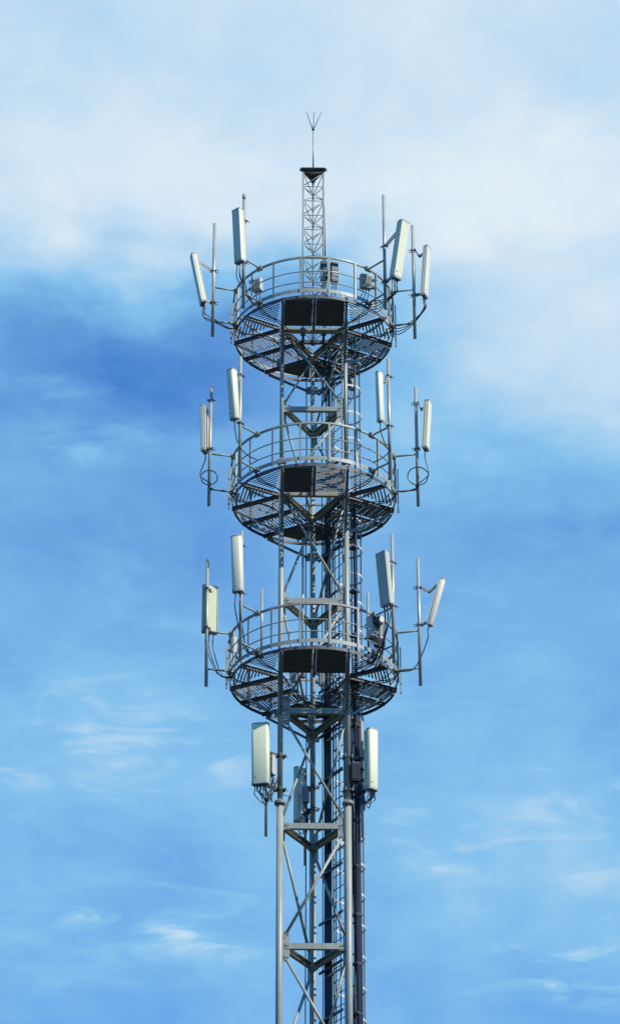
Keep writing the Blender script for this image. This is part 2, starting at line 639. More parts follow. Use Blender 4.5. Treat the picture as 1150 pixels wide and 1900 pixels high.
# lit = web of the slat on the side towards the sun; per deck and half sector
# order: 0..5 straight half sectors (front L, front R, right-back a, b, left-back a, b), 6..11 corner halves (left leg front, rear; right leg front, rear; back leg right, left)
def make_platform(zd, label, open_side, closed, rail_mat):
    t = thing('walkway_platform', label, 'platform', (0, 0, zd), 'round walkway platforms of the tower')
    pitch, fl, web, th = (0.086 if zd > 42 else 0.079), 0.042, 0.042, 0.005
    half = math.degrees(math.asin(PW_ / PR))
    panels = []
    for fi, faz in enumerate((0 + ROT, 120 + ROT, -120 + ROT)):
        o, u = dirv(faz), dirv(faz + 90)
        for si, s in enumerate((-1, 1)):
            poly = [o * 0.56 + u * s * 0.035, o * 0.56 + u * s * (PW_ - 0.035)]
            ve = math.sqrt(PR * PR - PW_ * PW_) + 0.02
            if fi == 0:
                poly += [o * ve + u * s * (PW_ - 0.035), o * ve + u * s * 0.035]
            else:
                poly += arc(faz + s * (half - 1.2), faz + s * 1.0, PR)
            panels.append((poly, u, o))
    for lz in LEG_AZ:
        for s in (1, -1):
            if lz < 0:
                pass
            sg = s if lz != LEG_AZ[0] else s
            edge = lz + sg * 60                         # direction of the sector edge beam from the leg
            lp = dirv(lz) * LR
            mid = dirv(lz)
            ed = dirv(edge)
            # where the edge beam meets the rim
            bq = lp.dot(ed)
            Lr = -bq + math.sqrt(bq * bq - lp.length_squared + PR * PR)
            ep = lp + ed * Lr
            ea = math.degrees(math.atan2(ep.x, -ep.y))
            dlt = (ea - lz + 180) % 360 - 180
            poly = [lp + mid * 0.16 + ed * 0.03] + [dirv(lz + (1.2 if dlt > 0 else -1.2)) * (PR - 0.01), dirv(lz + dlt * 0.965) * (PR - 0.01)]
            sd_az = lz + dlt * 0.58
            panels.append((poly, dirv(sd_az + 90), dirv(sd_az)))
    for idx, (poly, tv, nv) in enumerate(panels):
        b = MB()
        offs = [p.dot(nv) for p in poly]
        lo, hi = min(offs), max(offs)
        y = lo + 0.03
        # web side chosen per panel: open = web toward the sun
        toward = 1 if nv.dot(V(sd.x, sd.y, 0)) > 0 else -1
        side = toward if idx in open_side else -toward
        pt = pitch if idx not in closed else pitch * 0.80
        thin = idx in (6, 7, 8, 9)
        fw, wb = (0.037, 0.017) if thin else ((0.05 if idx in closed else fl), 0.052 if idx in (4, 5) else web)
        while y < hi - 0.03:
            seg = clip_line(poly, tv, nv, y)
            if seg and seg[1] - seg[0] > 0.08:
                jig = random.uniform(-0.004, 0.004)
                a = tv * (seg[0] + 0.008) + nv * (y + jig) + V(0, 0, zd + random.uniform(-0.003, 0.003))
                c = tv * (seg[1] - 0.008) + nv * (y + jig) + V(0, 0, zd + random.uniform(-0.003, 0.003))
                k_, s_, u_ = frame_of(c - a)
                sg = 1 if s_.dot(nv) * side < 0 else -1
                b.angle(a, c, fw, wb, th, side=sg)
            y += pt
        b.build('deck_panel', M_DECK, t)
    zb = zd - 0.048
    ends = []

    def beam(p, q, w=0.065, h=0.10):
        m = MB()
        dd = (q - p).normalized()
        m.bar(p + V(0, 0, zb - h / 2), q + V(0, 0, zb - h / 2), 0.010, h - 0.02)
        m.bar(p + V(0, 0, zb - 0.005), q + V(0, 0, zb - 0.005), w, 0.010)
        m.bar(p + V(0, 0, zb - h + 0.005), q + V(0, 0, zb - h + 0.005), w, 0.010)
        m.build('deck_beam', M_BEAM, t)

    for faz in (0 + ROT, 120 + ROT, -120 + ROT):
        o, u = dirv(faz), dirv(faz + 90)
        beam(o * 0.55, o * (PR + 0.03))
        for s in (-1, 1):
            e = math.sqrt(PR * PR - PW_ * PW_)
            beam(u * s * PW_ + o * 0.56, u * s * PW_ + o * (e + 0.05))
            m = MB()
            p0 = u * s * (PW_ - 0.02) + o * 0.53 + V(0, 0, zd - 1.12)
            p1 = u * s * (PW_ - 0.01) + o * (e - 0.06) + V(0, 0, zb - 0.125)
            m.angle(p0, p1, 0.07, 0.06, 0.008, side=s)
            m.plate([p0 + V(0, 0, 0.14) - o * 0.02, p0 - V(0, 0, 0.10) - o * 0.02, p0 - V(0, 0, 0.06) + o * 0.13, p0 + V(0, 0, 0.16) + o * 0.10], 0.010)
            m.build('knee_brace', M_DECK, t)  # darker deck steel here stands in for shade under the deck
    for lz in LEG_AZ:
        beam(dirv(lz) * (LR + 0.10), dirv(lz) * (PR + 0.05))
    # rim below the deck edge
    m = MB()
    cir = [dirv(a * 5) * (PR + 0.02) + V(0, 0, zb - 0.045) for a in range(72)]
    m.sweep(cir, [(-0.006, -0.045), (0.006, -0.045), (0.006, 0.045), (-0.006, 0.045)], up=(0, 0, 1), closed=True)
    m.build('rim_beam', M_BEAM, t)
    # railing
    RR = PR + 0.05
    cir = [dirv(a * 4) * RR for a in range(90)]

    def hoop(z, w, h, name, mat):
        q = MB()
        if w == h:
            prof = [(w / 2 * math.cos(PI * j / 5), w / 2 * math.sin(PI * j / 5)) for j in range(10)]
        else:
            prof = [(-w / 2, -h / 2), (w / 2, -h / 2), (w / 2, h / 2), (-w / 2, h / 2)]
        sag = [random.uniform(-0.008, 0.008) for _ in range(6)]
        ps = [p + V(0, 0, z + sum(sag[j] * math.sin((j % 3 + 2) * R(i * 4) + sag[j] * 400) for j in range(6)) * 0.5) for i, p in enumerate(cir)]
        q.sweep(ps, prof, up=(0, 0, 1), smooth=(w == h), closed=True)
        return q.build(name, mat, t)

    hoop(zd + 1.10, 0.045, 0.050, 'handrail', rail_mat)
    hoop(zd + 0.66, 0.030, 0.030, 'middle_rail', M_STEEL)
    hoop(zd + 0.33, 0.030, 0.030, 'middle_rail', M_STEEL)
    hoop(zd + 0.075, 0.012, 0.10, 'toe_board', M_STEEL)
    for i in range(18):
        a = 10 + 20 * i + 1
        p = dirv(a)
        q = MB()
        q.angle(p * (RR + 0.03) + V(0, 0, zd - 0.02), p * (RR + 0.03) + V(0, 0, zd + 1.125), 0.05, 0.05, 0.007, up=p)
        q.build('rail_post', M_STEEL, t)
    for a in (-90, 90):
        for da in (-3.5, 0 if a > 0 else 3.5):
            p = dirv(a + da)
            q = MB()
            zl = -0.12 if da else -0.32
            q.bar(p * (RR + 0.07) + V(0, 0, zd + zl), p * (RR + 0.07) + V(0, 0, zd + 0.95 + zl * 0.6), 0.03, 0.10, up=dirv(a + da + 90))
            q.build('stiffener_channel', M_STEEL, t)
    return t


make_platform(DECKS[0], 'topmost round grated walkway platform with curved railing under the lattice mast', {3, 4, 5, 9}, {0, 1, 2, 10, 11}, M_STEEL)
make_platform(DECKS[1], 'middle of the three round grated walkway platforms on the tower', {1, 2, 4, 5, 9}, {0, 3, 10, 11}, M_STEEL)
make_platform(DECKS[2], 'lowest of the three round grated walkway platforms, with brownish handrail', {4, 5, 9}, {0, 1, 2, 3, 10, 11}, M_RUSTY)

# ------------------------------------------------------------------ lattice mast and lightning rod on top
mast = thing('lattice_mast', 'slim triangular lattice mast with a dark top plate standing above the top platform', 'mast', (0, 0, 49.9))
MR = 0.315
MZ0, MZ1 = 49.88, 55.20
mleg = [dirv(a + 1) * MR for a in (-60, 60, 180)]
for p in mleg:
    MB().tube(p + V(0, 0, MZ0), p + V(0, 0, MZ1), 0.027, 12).build('mast_leg', M_STEEL, mast)
nb = 11
dz = (MZ1 - 0.18 - MZ0) / nb
for f in range(3):
    A, B = mleg[f], mleg[(f + 1) % 3]
    b = MB()
    for i in range(nb + 1):
        z = MZ0 + 0.1 + dz * i
        if i <= nb:
            b.tube(A + V(0, 0, z), B + V(0, 0, z), 0.012, 6)
        if i < nb:
            p, q = (A, B) if (i + f) % 2 == 0 else (B, A)
            b.tube(p + V(0, 0, z + 0.03), q + V(0, 0, z + dz - 0.03), 0.0125, 6)
    b.build('lacing', M_STEEL, mast)
for p in mleg:
    b = MB()
    b.disc(p + V(0, 0, MZ0 + 0.02), (0, 0, 1), 0.07, 0.03)
    b.build('foot_plate', M_STEEL, mast)
b = MB()
pl = []
for k_, a in enumerate((-60, 60, 180)):
    c = dirv(a + 1) * 0.335
    for j in range(7):
        pl.append(c + dirv(a + 1 - 60 + 120 * j / 6) * 0.075 + V(0, 0, MZ1 + 0.02))
b.plate(pl, 0.025)
for k_ in range(3):
    a = [-60, 60, 180][k_] + 1
    a2 = a + 120
    b.bar(dirv(a) * 0.36 + dirv(a - 60) * 0.07 + V(0, 0, MZ1 - 0.015), dirv(a) * 0.36 + dirv(a + 60) * 0.07 + V(0, 0, MZ1 - 0.015), 0.008, 0.045)
b.build('top_plate', M_DARK, mast)
b = MB()
b.tube(V(-0.10, -0.02, MZ1 - 0.03), V(0.27, -0.10, MZ1 - 0.05), 0.012, 6)
b.build('plate_stiffener', M_STEEL, mast)
for k_ in range(2):
    b = MB()
    pp = mleg[1] + dirv(70) * (0.05 + 0.03 * k_)
    b.path(bez([pp + V(0, 0, MZ0), pp + V(-0.01, 0, 51.5), mleg[1] + dirv(70) * 0.035 + V(0, 0, 53.0 + 0.4 * k_), mleg[1] + dirv(70) * 0.030 + V(0, 0, 53.6 + 0.4 * k_)], 8), 0.010)
    b.build('grounding_cable', M_CABLE, mast)

rod = thing('lightning_rod', 'thin pole ending in three splayed prongs at the very top of the tower', 'lightning rod', (0, 0, MZ1 + 0.03))
MB().tube(V(0, 0, MZ1 + 0.02), V(0, 0, 56.66), 0.022, 12, 0.019).build('rod_pole', M_BRASS, rod)
MB().tube(V(0, 0, 56.64), V(0, 0, 56.71), 0.036, 12).build('collar', M_DARK, rod)
for dx, dy, dzz in ((-0.19, -0.03, 0.56), (0.02, 0.14, 0.66), (0.23, -0.03, 0.56)):
    k_ = V(dx, dy, 0).normalized() * 0.02
    MB().tube(V(0, 0, 56.69) + k_, V(dx, dy, 56.69 + dzz), 0.012, 8, 0.008).build('prong', M_DARK, rod)
MB().disc(V(0, 0, MZ1 + 0.045), (0, 0, 1), 0.06, 0.025).build('base_flange', M_DARK, rod)


# ------------------------------------------------------------------ antenna poles
def clamp(mb, c, rad, out, span=0.10):
    """two half-saddles and threaded bolts around a vertical pole at c, pointing along out"""
    out = Vector(out).normalized()
    s = V(0, 0, 1).cross(out)
    mb.box(c + out * (rad + 0.012), (0.12, 0.022, 0.05), x=s)
    mb.box(c - out * (rad + 0.012), (0.12, 0.022, 0.05), x=s)
    for q in (-1, 1):
        for zz in (-0.012,):
            mb.tube(c + s * q * 0.05 - out * (rad + span) + V(0, 0, zz), c + s * q * 0.05 + out * (rad + 0.04) + V(0, 0, zz), 0.009, 6)


def mount(p, az, label, deck, r=2.73, ztop=3.14, zbot=-0.43, dark_top=False):
    t = thing('mounting_pole', label, 'pole', dirv(az) * r + V(0, 0, deck + zbot), 'antenna poles held off the railings')
    o = dirv(az)
    c = o * r
    lean = V(random.uniform(-0.02, 0.02), random.uniform(-0.02, 0.02), 0)
    MB().tube(c + lean + V(0, 0, deck + ztop), c + V(0, 0, deck + zbot), 0.042, 14).build('pole', M_GALV, t)
    for zz in (1.10, 0.05):
        b = MB()
        b.tube(c + V(0, 0, deck + zz), o * 2.13 + V(0, 0, deck + zz), 0.024, 10)
        am = b.build('arm', M_STEEL, t)
        b = MB()
        b.box(o * 2.11 + V(0, 0, deck + zz), (0.10, 0.16, 0.10), x=o)
        for q in (-1, 1):
            b.tube(o * 2.11 + dirv(az + 90) * q * 0.06 + V(0, 0, deck + zz - 0.09), o * 2.11 + dirv(az + 90) * q * 0.06 + V(0, 0, deck + zz + 0.09), 0.010, 6)
        b.build('clamp', M_STEEL, am)
    if dark_top:
        MB().tube(c + lean + V(0, 0, deck + ztop - 0.16), c + lean + V(0, 0, deck + ztop + 0.01), 0.046, 12).build('rusted_tip', M_RUSTY, t)
    return c


# name of the spot: azimuth, deck
POLES = {}
for key, deck, az, label in (
        ('a1', 0, -75.5, 'leftmost antenna pole of the top platform, carrying a tilted white panel'),
        ('b1', 0, -41.5, 'rust-tipped antenna pole at the front left of the top platform'),
        ('c1', 0, 43.1, 'antenna pole at the front right of the top platform behind the big tilted panel'),
        ('d1', 0, 77.9, 'rightmost antenna pole of the top platform'),
        ('a2', 1, -77.9, 'leftmost antenna pole of the middle platform'),
        ('b2', 1, -42.7, 'antenna pole at the front left of the middle platform'),
        ('c2', 1, 45.0, 'antenna pole at the front right of the middle platform beside a slim round panel'),
        ('d2', 1, 78.5, 'rightmost antenna pole of the middle platform, beside a ring of cable'),
        ('a3', 2, -76.9, 'leftmost antenna pole of the lowest platform, in front of an olive panel back'),
        ('b3', 2, -40.9, 'antenna pole at the front left of the lowest platform, mostly behind a grey panel'),
        ('c3', 2, 46.0, 'antenna pole at the front right of the lowest platform behind a wide dark panel'),
        ('d3', 2, 76.0, 'rightmost antenna pole of the lowest platform, holding a strongly tilted panel')):
    POLES[key] = (mount(key, az, label, DECKS[deck], dark_top=(key == 'b1')), az, DECKS[deck])


# ------------------------------------------------------------------ panel antennas
def section(kind, w, d, n=7):
    """cross section: x across, y depth (front = +)"""
    if kind == 'round':
        pts = [(-w / 2, -d / 2)]
        m = 14
        for i in range(m + 1):
            a = PI - PI * i / m
            ca, sa = math.cos(a), math.sin(a)
            ex = 0.62
            pts.append((w / 2 * math.copysign(abs(ca) ** ex, ca), -d / 2 + 0.03 + (d - 0.03) * abs(sa) ** ex))
        pts.append((w / 2, -d / 2))
        return pts
    r = 0.022 if kind == 'box' else min(w, d) * 0.36
    pts = []
    for cx_, cy_, a0 in ((w / 2 - r, d / 2 - r, 0), (-w / 2 + r, d / 2 - r, 90), (-w / 2 + r, -d / 2 + r, 180), (w / 2 - r, -d / 2 + r, 270)):
        nj = 3 if kind == 'box' else 6
        for j in range(nj + 1):
            a = R(a0 + 90 / nj * j)
            pts.append((cx_ + r * math.cos(a), cy_ + r * math.sin(a)))
    return pts


def antenna(label, top, bot, az, w, d, kind, mat, pole, cables, back_mat=None, scissor='fold', deck=None, hang=None, clamp_z=None, group='panel antennas', cap=None, label_dark=False):
    """top, bot: centre points of the two ends; az: facing; pole: xy of its pole or None"""
    top, bot = Vector(top), Vector(bot)
    t = thing('panel_antenna', label, 'antenna', bot, group)
    k = (top - bot).normalized()
    f = dirv(az)
    f = (f - k * f.dot(k)).normalized()
    s = f.cross(k).normalized()
    sec = section(kind, w, d)
    b = MB()

    def ring_at(p, sc):
        return [p + s * x * sc + f * y * sc for x, y in sec]

    rings = [ring_at(bot, 0.94), ring_at(bot + k * 0.012, 1.0), ring_at(top - k * 0.012, 1.0), ring_at(top, 0.94)]
    m = len(sec)
    vs = [p for r_ in rings for p in r_]
    fs = []
    for i in range(3):
        for q in range(m):
            fs.append((i * m + q, i * m + (q + 1) % m, (i + 1) * m + (q + 1) % m, (i + 1) * m + q))
    fs += [tuple(reversed(range(m))), tuple(3 * m + q for q in range(m))]
    b.add(vs, fs, kind != 'box')
    rd = b.build('radome', mat, t)
    # end caps: short sleeves over the shell, so a seam shows near both ends
    for p, q, ln in ((bot, -1, 0.055), (top, 1, 0.03)):
        c = MB()
        secs = [[p + k * q * o_ + s * x * sc + f * y * sc for x, y in sec] for o_, sc in ((-ln, 1.012), (0.010, 1.018), (0.020, 0.92))]
        vs = [v_ for r_ in secs for v_ in r_]
        fs = [(a_ * m + i, a_ * m + (i + 1) % m, (a_ + 1) * m + (i + 1) % m, (a_ + 1) * m + i) for a_ in range(2) for i in range(m)]
        fs += [tuple(range(m)), tuple(2 * m + i for i in range(m))]
        c.add(vs, fs)
        c.build('end_cap', cap or M_ENDCAP, t)
    if w > 0.2:
        c = MB()
        c.box(bot + k * 0.16 + s * w * 0.26 + f * (d / 2 + 0.001), (0.06, 0.004, 0.035), x=s, z=k)
        c.build('rating_plate', M_BEAM if label_dark else M_GALV, t)
    c = MB()
    L = (top - bot).length
    c.box((top + bot) / 2 - f * (d / 2 + 0.006), (w * 0.95, 0.010, L * 0.985), x=s, z=k)
    for q in (-1, 1):
        c.box((top + bot) / 2 - f * (d / 2 + 0.02) + s * q * w * 0.465, (0.012, 0.022, L * 0.97), x=s, z=k)
    c.build('back_plate', back_mat or mat, t)
    # brackets to the pole
    if pole is not None:
        for n_, fr in enumerate((0.90, 0.06)):
            hp = bot + k * L * fr - f * (d / 2 + 0.012)
            zc_ = hp.z if clamp_z is None else clamp_z[n_]
            pc_ = V(pole.x, pole.y, zc_)
            c = MB()
            dd = hp - pc_
            dh = V(dd.x, dd.y, 0)
            gap = dh.length
            c.box(hp, (0.09, 0.05, 0.09), x=s, z=k)
            if gap > 0.16:
                if n_ == 0 and scissor == 'fold':
                    mid = (hp + pc_) / 2 - V(0, 0, 0.11 + gap * 0.15)
                    for q in (-1, 1):
                        sh = s * q * 0.03
                        c.bar(pc_ + dh.normalized() * 0.05 + sh, mid + sh, 0.012, 0.045)
                        c.bar(mid + sh, hp + sh, 0.012, 0.045)
                    c.tube(mid - s * 0.05, mid + s * 0.05, 0.014, 8)
                else:
                    for q in (-1, 1):
                        sh = s * q * 0.03
                        c.bar(pc_ + dh.normalized() * 0.05 + sh, hp + sh, 0.012, 0.05)
            br = c.build('bracket', M_GALV, t)
            c = MB()
            clamp(c, pc_, 0.043, dh if gap > 0.02 else f)
            c.build('clamp', M_DARK, br)
    # connectors and jumper cables
    for i in range(cables):
        x = ((i + 0.5) / cables - 0.5) * w * 0.72
        y = (0.18 if i % 2 else -0.18) * d
        p = bot + s * x + f * y
        c = MB()
        c.tube(p, p - k * 0.085, 0.017, 8)
        c.build('connector', M_DARK, t)
        if hang is not None:
            pts = hang(p - k * 0.08, i, k)
            c = MB()
            c.path(bez(pts), 0.0125 if cables > 2 else 0.015)
            c.build('cable', M_CABLE, t)
    return t


def to_rail(az, deck, drop=0.55, spread=0.10, r_end=2.0, z_end=0.04, bend=0.35):
    """jumper cables that droop from the panel and run in to the deck edge"""
    def fn(p, i, k):
        o, u = dirv(az), dirv(az + 90)
        e = o * r_end + u * (spread * (i - 1.5)) + V(0, 0, deck + z_end - 0.02 * i)
        m1 = p - k * 0.12 - V(0, 0, drop * (0.30 + 0.06 * i))
        m2 = p + (e - p) * 0.35
        m2.z = min(p.z, e.z + 0.10) - drop * (0.25 + 0.10 * i) * bend
        m2.z = min(m2.z, m1.z - 0.08)
        m3 = p + (e - p) * 0.72
        m3.z = e.z - 0.08 - 0.03 * i
        return [p, p - k * 0.08, m1, m2, m3, e]
    return fn


def down_pole(pole, zend, az, loop=0.0):
    """one cable drops along the pole, with an optional ring of slack, and goes in along the lower arm"""
    def fn(p, i, k):
        o, u = dirv(az), dirv(az + 90)
        c0 = V(p.x, p.y, p.z - 0.18)
        pts = [p, p - V(0, 0, 0.06), c0]
        e = o * 2.12 + V(0, 0, zend)
        if loop:
            sx = 1 if p.x > pole.x else -1
            cx_ = pole.x + 0.0 * sx
            cz = zend + 0.33
            pts.append(V(pole.x + sx * (loop + 0.02), p.y, cz + 0.18))
            for q in range(0, 11):
                a = -q / 10 * 2 * PI
                pts.append(V(cx_ + sx * loop * math.cos(a) , p.y - 0.05 - 0.004 * q, cz + loop * math.sin(a)))
            pts.append(V(cx_ - sx * 0.05, pole.y - 0.07, cz - loop + 0.0))
            pts.append(V(pole.x, pole.y - 0.06, zend + 0.03))
        else:
            pts.append(V(p.x * 0.5 + pole.x * 0.5, p.y * 0.5 + pole.y * 0.5 - 0.05, p.z - 0.55))
            pts.append(V(pole.x, pole.y - 0.06, zend + 0.25))
            pts.append(V(pole.x, pole.y - 0.06, zend + 0.05))
        pts += [V(pole.x, pole.y, zend - 0.04) * 0.5 + e * 0.5, e]
        return pts
    return fn


def place(key, dzt, dzb, dir_az, off_t, off_b, shift=0.0):
    c, az, deck = POLES[key]
    o = dirv(dir_az)
    u = dirv(dir_az + 90) * shift
    return c + o * off_t + u + V(0, 0, deck + dzt), c + o * off_b + u + V(0, 0, deck + dzb)


def put(key, label, dir_az, dzt, off_t, dzb, off_b, face, w, d, kind, mat, cables, shift=0.0, back=None, hang=None, clamps=None, scissor='fold'):
    c, az, deck = POLES[key]
    tp, bt = place(key, dzt, dzb, dir_az, off_t, off_b, shift)
    if hang is None:
        hang = to_rail(az, deck)
    cz = None if clamps is None else (deck + clamps[0], deck + clamps[1])
    return antenna(label, tp, bt, face, w, d, kind, mat, c, cables, back, scissor, deck, hang, cz)


def pole_of(key):
    return POLES[key][0]


put('a1', 'slim white panel antenna leaning out at the far left of the top platform', -80, 2.05, .56, .56, .27, -80, .27, .13, 'box', M_PALE, 3, clamps=(1.62, .62), scissor='bar')
put('b1', 'grey box-shaped panel antenna by the rust-tipped pole at the top platform', -42, 2.49, .28, .91, .16, -42, .27, .15, 'box', M_PALE, 4, clamps=(2.30, .98))
put('c1', 'large cream box panel tilted to the right at the top platform', 45, 1.95, .71, .33, .39, 45, .28, .16, 'box', M_CREAM, 5, clamps=(1.52, .40), scissor='bar')
put('d1', 'narrow white panel antenna on a folding bracket, far right of the top platform', 74, 2.36, .39, .83, .28, 70, .26, .12, 'box', M_PALE, 4, clamps=(2.34, .92), hang=to_rail(77.9, DECKS[0], 0.5))
put('a2', 'cream panel antenna at the far left of the middle platform, back turned to its pole', -112, 2.56, .20, 1.20, .15, -112, .25, .12, 'box', M_AGED, 1, clamps=(2.72, 1.24), hang=down_pole(pole_of('a2'), DECKS[1] + 0.05, -77.9, 0.21))
put('b2', 'rounded cream panel antenna at the front left of the middle platform', -35, 2.52, .45, 1.15, .28, -38, .24, .15, 'round', M_CREAM, 1, clamps=(2.58, 1.16), hang=down_pole(pole_of('b2'), DECKS[1] + 0.35, -42.7, 0.0))
put('c2', 'slim rounded grey panel antenna left of its pole at the middle platform', -45, 2.55, .39, 1.12, .35, -40, .16, .12, 'round', M_PALE, 1, clamps=(2.60, 1.13), hang=down_pole(pole_of('c2'), DECKS[1] + 0.30, 45, 0.0))
put('d2', 'white panel antenna above a ring of slack cable at the right of the middle platform', 75, 2.63, .32, 1.22, .23, 72, .24, .13, 'box', M_CREAM, 1, clamps=(2.64, 1.26), hang=down_pole(pole_of('d2'), DECKS[1] + 0.05, 78.5, 0.26))
put('a3', 'wide olive panel antenna at the lowest platform seen from its flat back', -165, 2.47, .17, 1.16, .17, -162, .40, .11, 'box', M_SHEET, 3, shift=-0.10, back=M_SHEET, clamps=(2.30, 1.20))
put('b3', 'rounded grey panel antenna covering its pole at the front left of the lowest platform', -30, 2.89, .26, 1.39, .16, -14, .28, .16, 'round', M_PALE, 2, clamps=(2.75, 1.42), hang=to_rail(-40.9, DECKS[2], 0.9))
put('c3', 'wide dark-faced flat panel antenna leaning left at the lowest platform', -45, 2.48, .40, 1.08, .24, -45, .34, .10, 'box', M_OLIVE, 5, back=M_CREAM, clamps=(2.36, 1.14))
put('d3', 'strongly tilted slim cream panel antenna at the far right of the lowest platform', 80, 2.49, .62, 1.23, .27, 76, .17, .13, 'round', M_AGED, 1, clamps=(2.32, 1.26), hang=to_rail(76, DECKS[2], 0.75))

# ------------------------------------------------------------------ antennas clamped to the tower legs below the platforms
def short_pole(xy, z0, z1, leg, zs, label):
    t = thing('mounting_pole', label, 'pole', V(xy[0], xy[1], z0), 'short antenna poles clamped to the tower legs')
    c = V(xy[0], xy[1], 0)
    MB().tube(c + V(0, 0, z0), c + V(0, 0, z1), 0.036, 14).build('pole', M_GALV, t)
    for zz in zs:
        b = MB()
        lp = legp(leg, zz)
        q = c + V(0, 0, zz)
        dd = (lp - q).normalized()
        b.bar(q, lp, 0.05, 0.09)
        am = b.build('arm', M_DARK, t)
        b = MB()
        rl = leg_radius(zz)
        sdir = V(0, 0, 1).cross(dd)
        for s in (-1, 1):
            b.box(lp + dd * s * (rl + 0.02), (0.24, 0.035, 0.09), x=sdir)
            b.tube(lp + sdir * s * 0.10 - dd * (rl + 0.09), lp + sdir * s * 0.10 + dd * (rl + 0.10), 0.011, 6)
        clamp(b, q, 0.036, -dd, 0.07)
        b.build('clamp', M_DARK, am)
    return c


def loops(leg_pt, rad=0.16, dip=0.42):
    """jumpers that leave the antenna, sag in a loop and come back up to the radio unit"""
    def fn(p, i, k):
        e = leg_pt + V(0.03 * (i - 2), 0.02 * (i % 3), 0.02 * i)
        m = (p + e) / 2
        ru = random.uniform
        dd = dip * ru(0.55, 1.15)
        jx, jy = ru(-0.10, 0.06) * (1 if p.x < 0 else -1), ru(-0.14, 0.03)
        return [p, p - V(0, 0, 0.08), p * 0.85 + e * 0.15 - V(-jx, 0, dd * 0.7), V(m.x + jx + ru(-.05, .05), m.y + jy, min(p.z, e.z) - dd), p * 0.15 + e * 0.85 - V(ru(-.05, .05), ru(0, .06), dd * ru(.4, .7)), e + V(ru(-.05, .05), 0, ru(0, .12))]
    return fn


pl_ = short_pole((-1.15, -0.76), 35.17, 38.22, 0, (37.42, 36.52), 'short pole under the broad panel at the left tower leg')
antenna('broad rounded pale panel antenna clamped at the left tower leg below the lowest platform', (-1.30, -0.98, 38.06), (-1.285, -0.96, 36.46), -10, 0.43, 0.19, 'soft', M_GREEN, pl_, 8, M_PALE, 'bar', None, loops(V(-1.0, -0.70, 36.60)), (37.42, 36.52), 'panel antennas clamped to the tower legs')
pr_ = short_pole((1.19, -0.36), 35.32, 38.45, 1, (37.42, 36.52), 'short pole beside the dark cable bundle at the right tower leg')
antenna('broad rounded cream panel antenna clamped at the right tower leg below the lowest platform', (1.435, -0.60, 38.09), (1.42, -0.585, 36.48), 42, 0.30, 0.19, 'soft', M_GREEN, pr_, 7, M_PALE, 'bar', None, loops(V(1.05, -0.42, 36.55)), (37.42, 36.52), 'panel antennas clamped to the tower legs')
pb_ = short_pole((-0.21, 1.22), 35.27, 37.9, 2, (37.25, 36.65), 'short pole at the back tower leg half hidden behind a brace')
antenna('shaded panel antenna at the back tower leg behind the front brace', (-0.36, 1.40, 37.98), (-0.36, 1.40, 36.50), -140, 0.30, 0.16, 'soft', M_PALE, pb_, 3, M_PALE, 'bar', None, loops(V(-0.08, 1.05, 36.60)), (37.25, 36.65), 'panel antennas clamped to the tower legs')

# ------------------------------------------------------------------ radio units
def radio_unit(label, c, size, az, post=None, mat=None, cables=3, top=0.0, end=None, group='radio units on the platforms'):
    c = Vector(c)
    w, d, h = size
    t = thing('radio_unit', label, 'radio unit', c - V(0, 0, h / 2), group)
    f, s = dirv(az), dirv(az + 90)
    b = MB()
    b.box(c, (w, d, h), x=s, chamfer=0.012)
    b.build('casing', mat or M_BOX, t)
    if top:
        b = MB()
        b.box(c + V(0, 0, h / 2 + .03 + top / 2), (w * .95, d * .85, top), x=s, chamfer=0.012)
        for q in (-1, 1):
            b.box(c + s * q * w * .3 + V(0, 0, h / 2 + .015), (.02, .02, .05), x=s)
        b.build('upper_casing', M_DARK, t)
    b = MB()
    n = 7
    for i in range(n):
        x = (i / (n - 1) - 0.5) * w * 0.86
        b.box(c + f * (d / 2 + 0.016) + s * x, (0.008, 0.034, h * 0.86), x=s)
    b.build('cooling_fins', mat or M_BOX, t)
    b = MB()
    b.box(c - f * (d / 2 + 0.022) + V(0, 0, h * 0.30), (w * 0.6, 0.04, 0.06), x=s)
    b.box(c - f * (d / 2 + 0.022) - V(0, 0, h * 0.30), (w * 0.6, 0.04, 0.06), x=s)
    if post is not None:
        p = V(post[0], post[1], 0)
        for q in (-1, 1):
            e = V(p.x, p.y, c.z + q * h * 0.30)
            b.bar(c - f * (d / 2 + 0.03) + V(0, 0, q * h * 0.30), e, 0.02, 0.05)
            clamp(b, e, 0.03, (c - e) * V(1, 1, 0) if False else V(c.x - e.x, c.y - e.y, 0), 0.05)
    b.box(c - f * (d / 2 + 0.046), (w * 0.35, 0.012, h * 0.8), x=s)
    b.build('bracket', M_DARK, t)
    for i in range(cables):
        x = ((i + 0.5) / cables - 0.5) * w * 0.8
        p = c + s * x - V(0, 0, h / 2)
        b = MB()
        b.tube(p, p - V(0, 0, 0.06), 0.014, 8)
        b.build('connector', M_DARK, t)
        e = Vector(end) if end is not None else p + V(-0.35 * c.x / (abs(c.x) + 0.3) + 0.08 * (i - 1), 0.22 + 0.05 * i, -0.33 - 0.06 * i)
        b = MB()
        b.path(bez([p - V(0, 0, 0.05), p - V(0, 0, 0.16), p * 0.6 + e * 0.4 - V(0, 0, 0.18 + 0.04 * i), e + s * 0.03 * i]), 0.011)
        b.build('cable', M_CABLE, t)
    return t


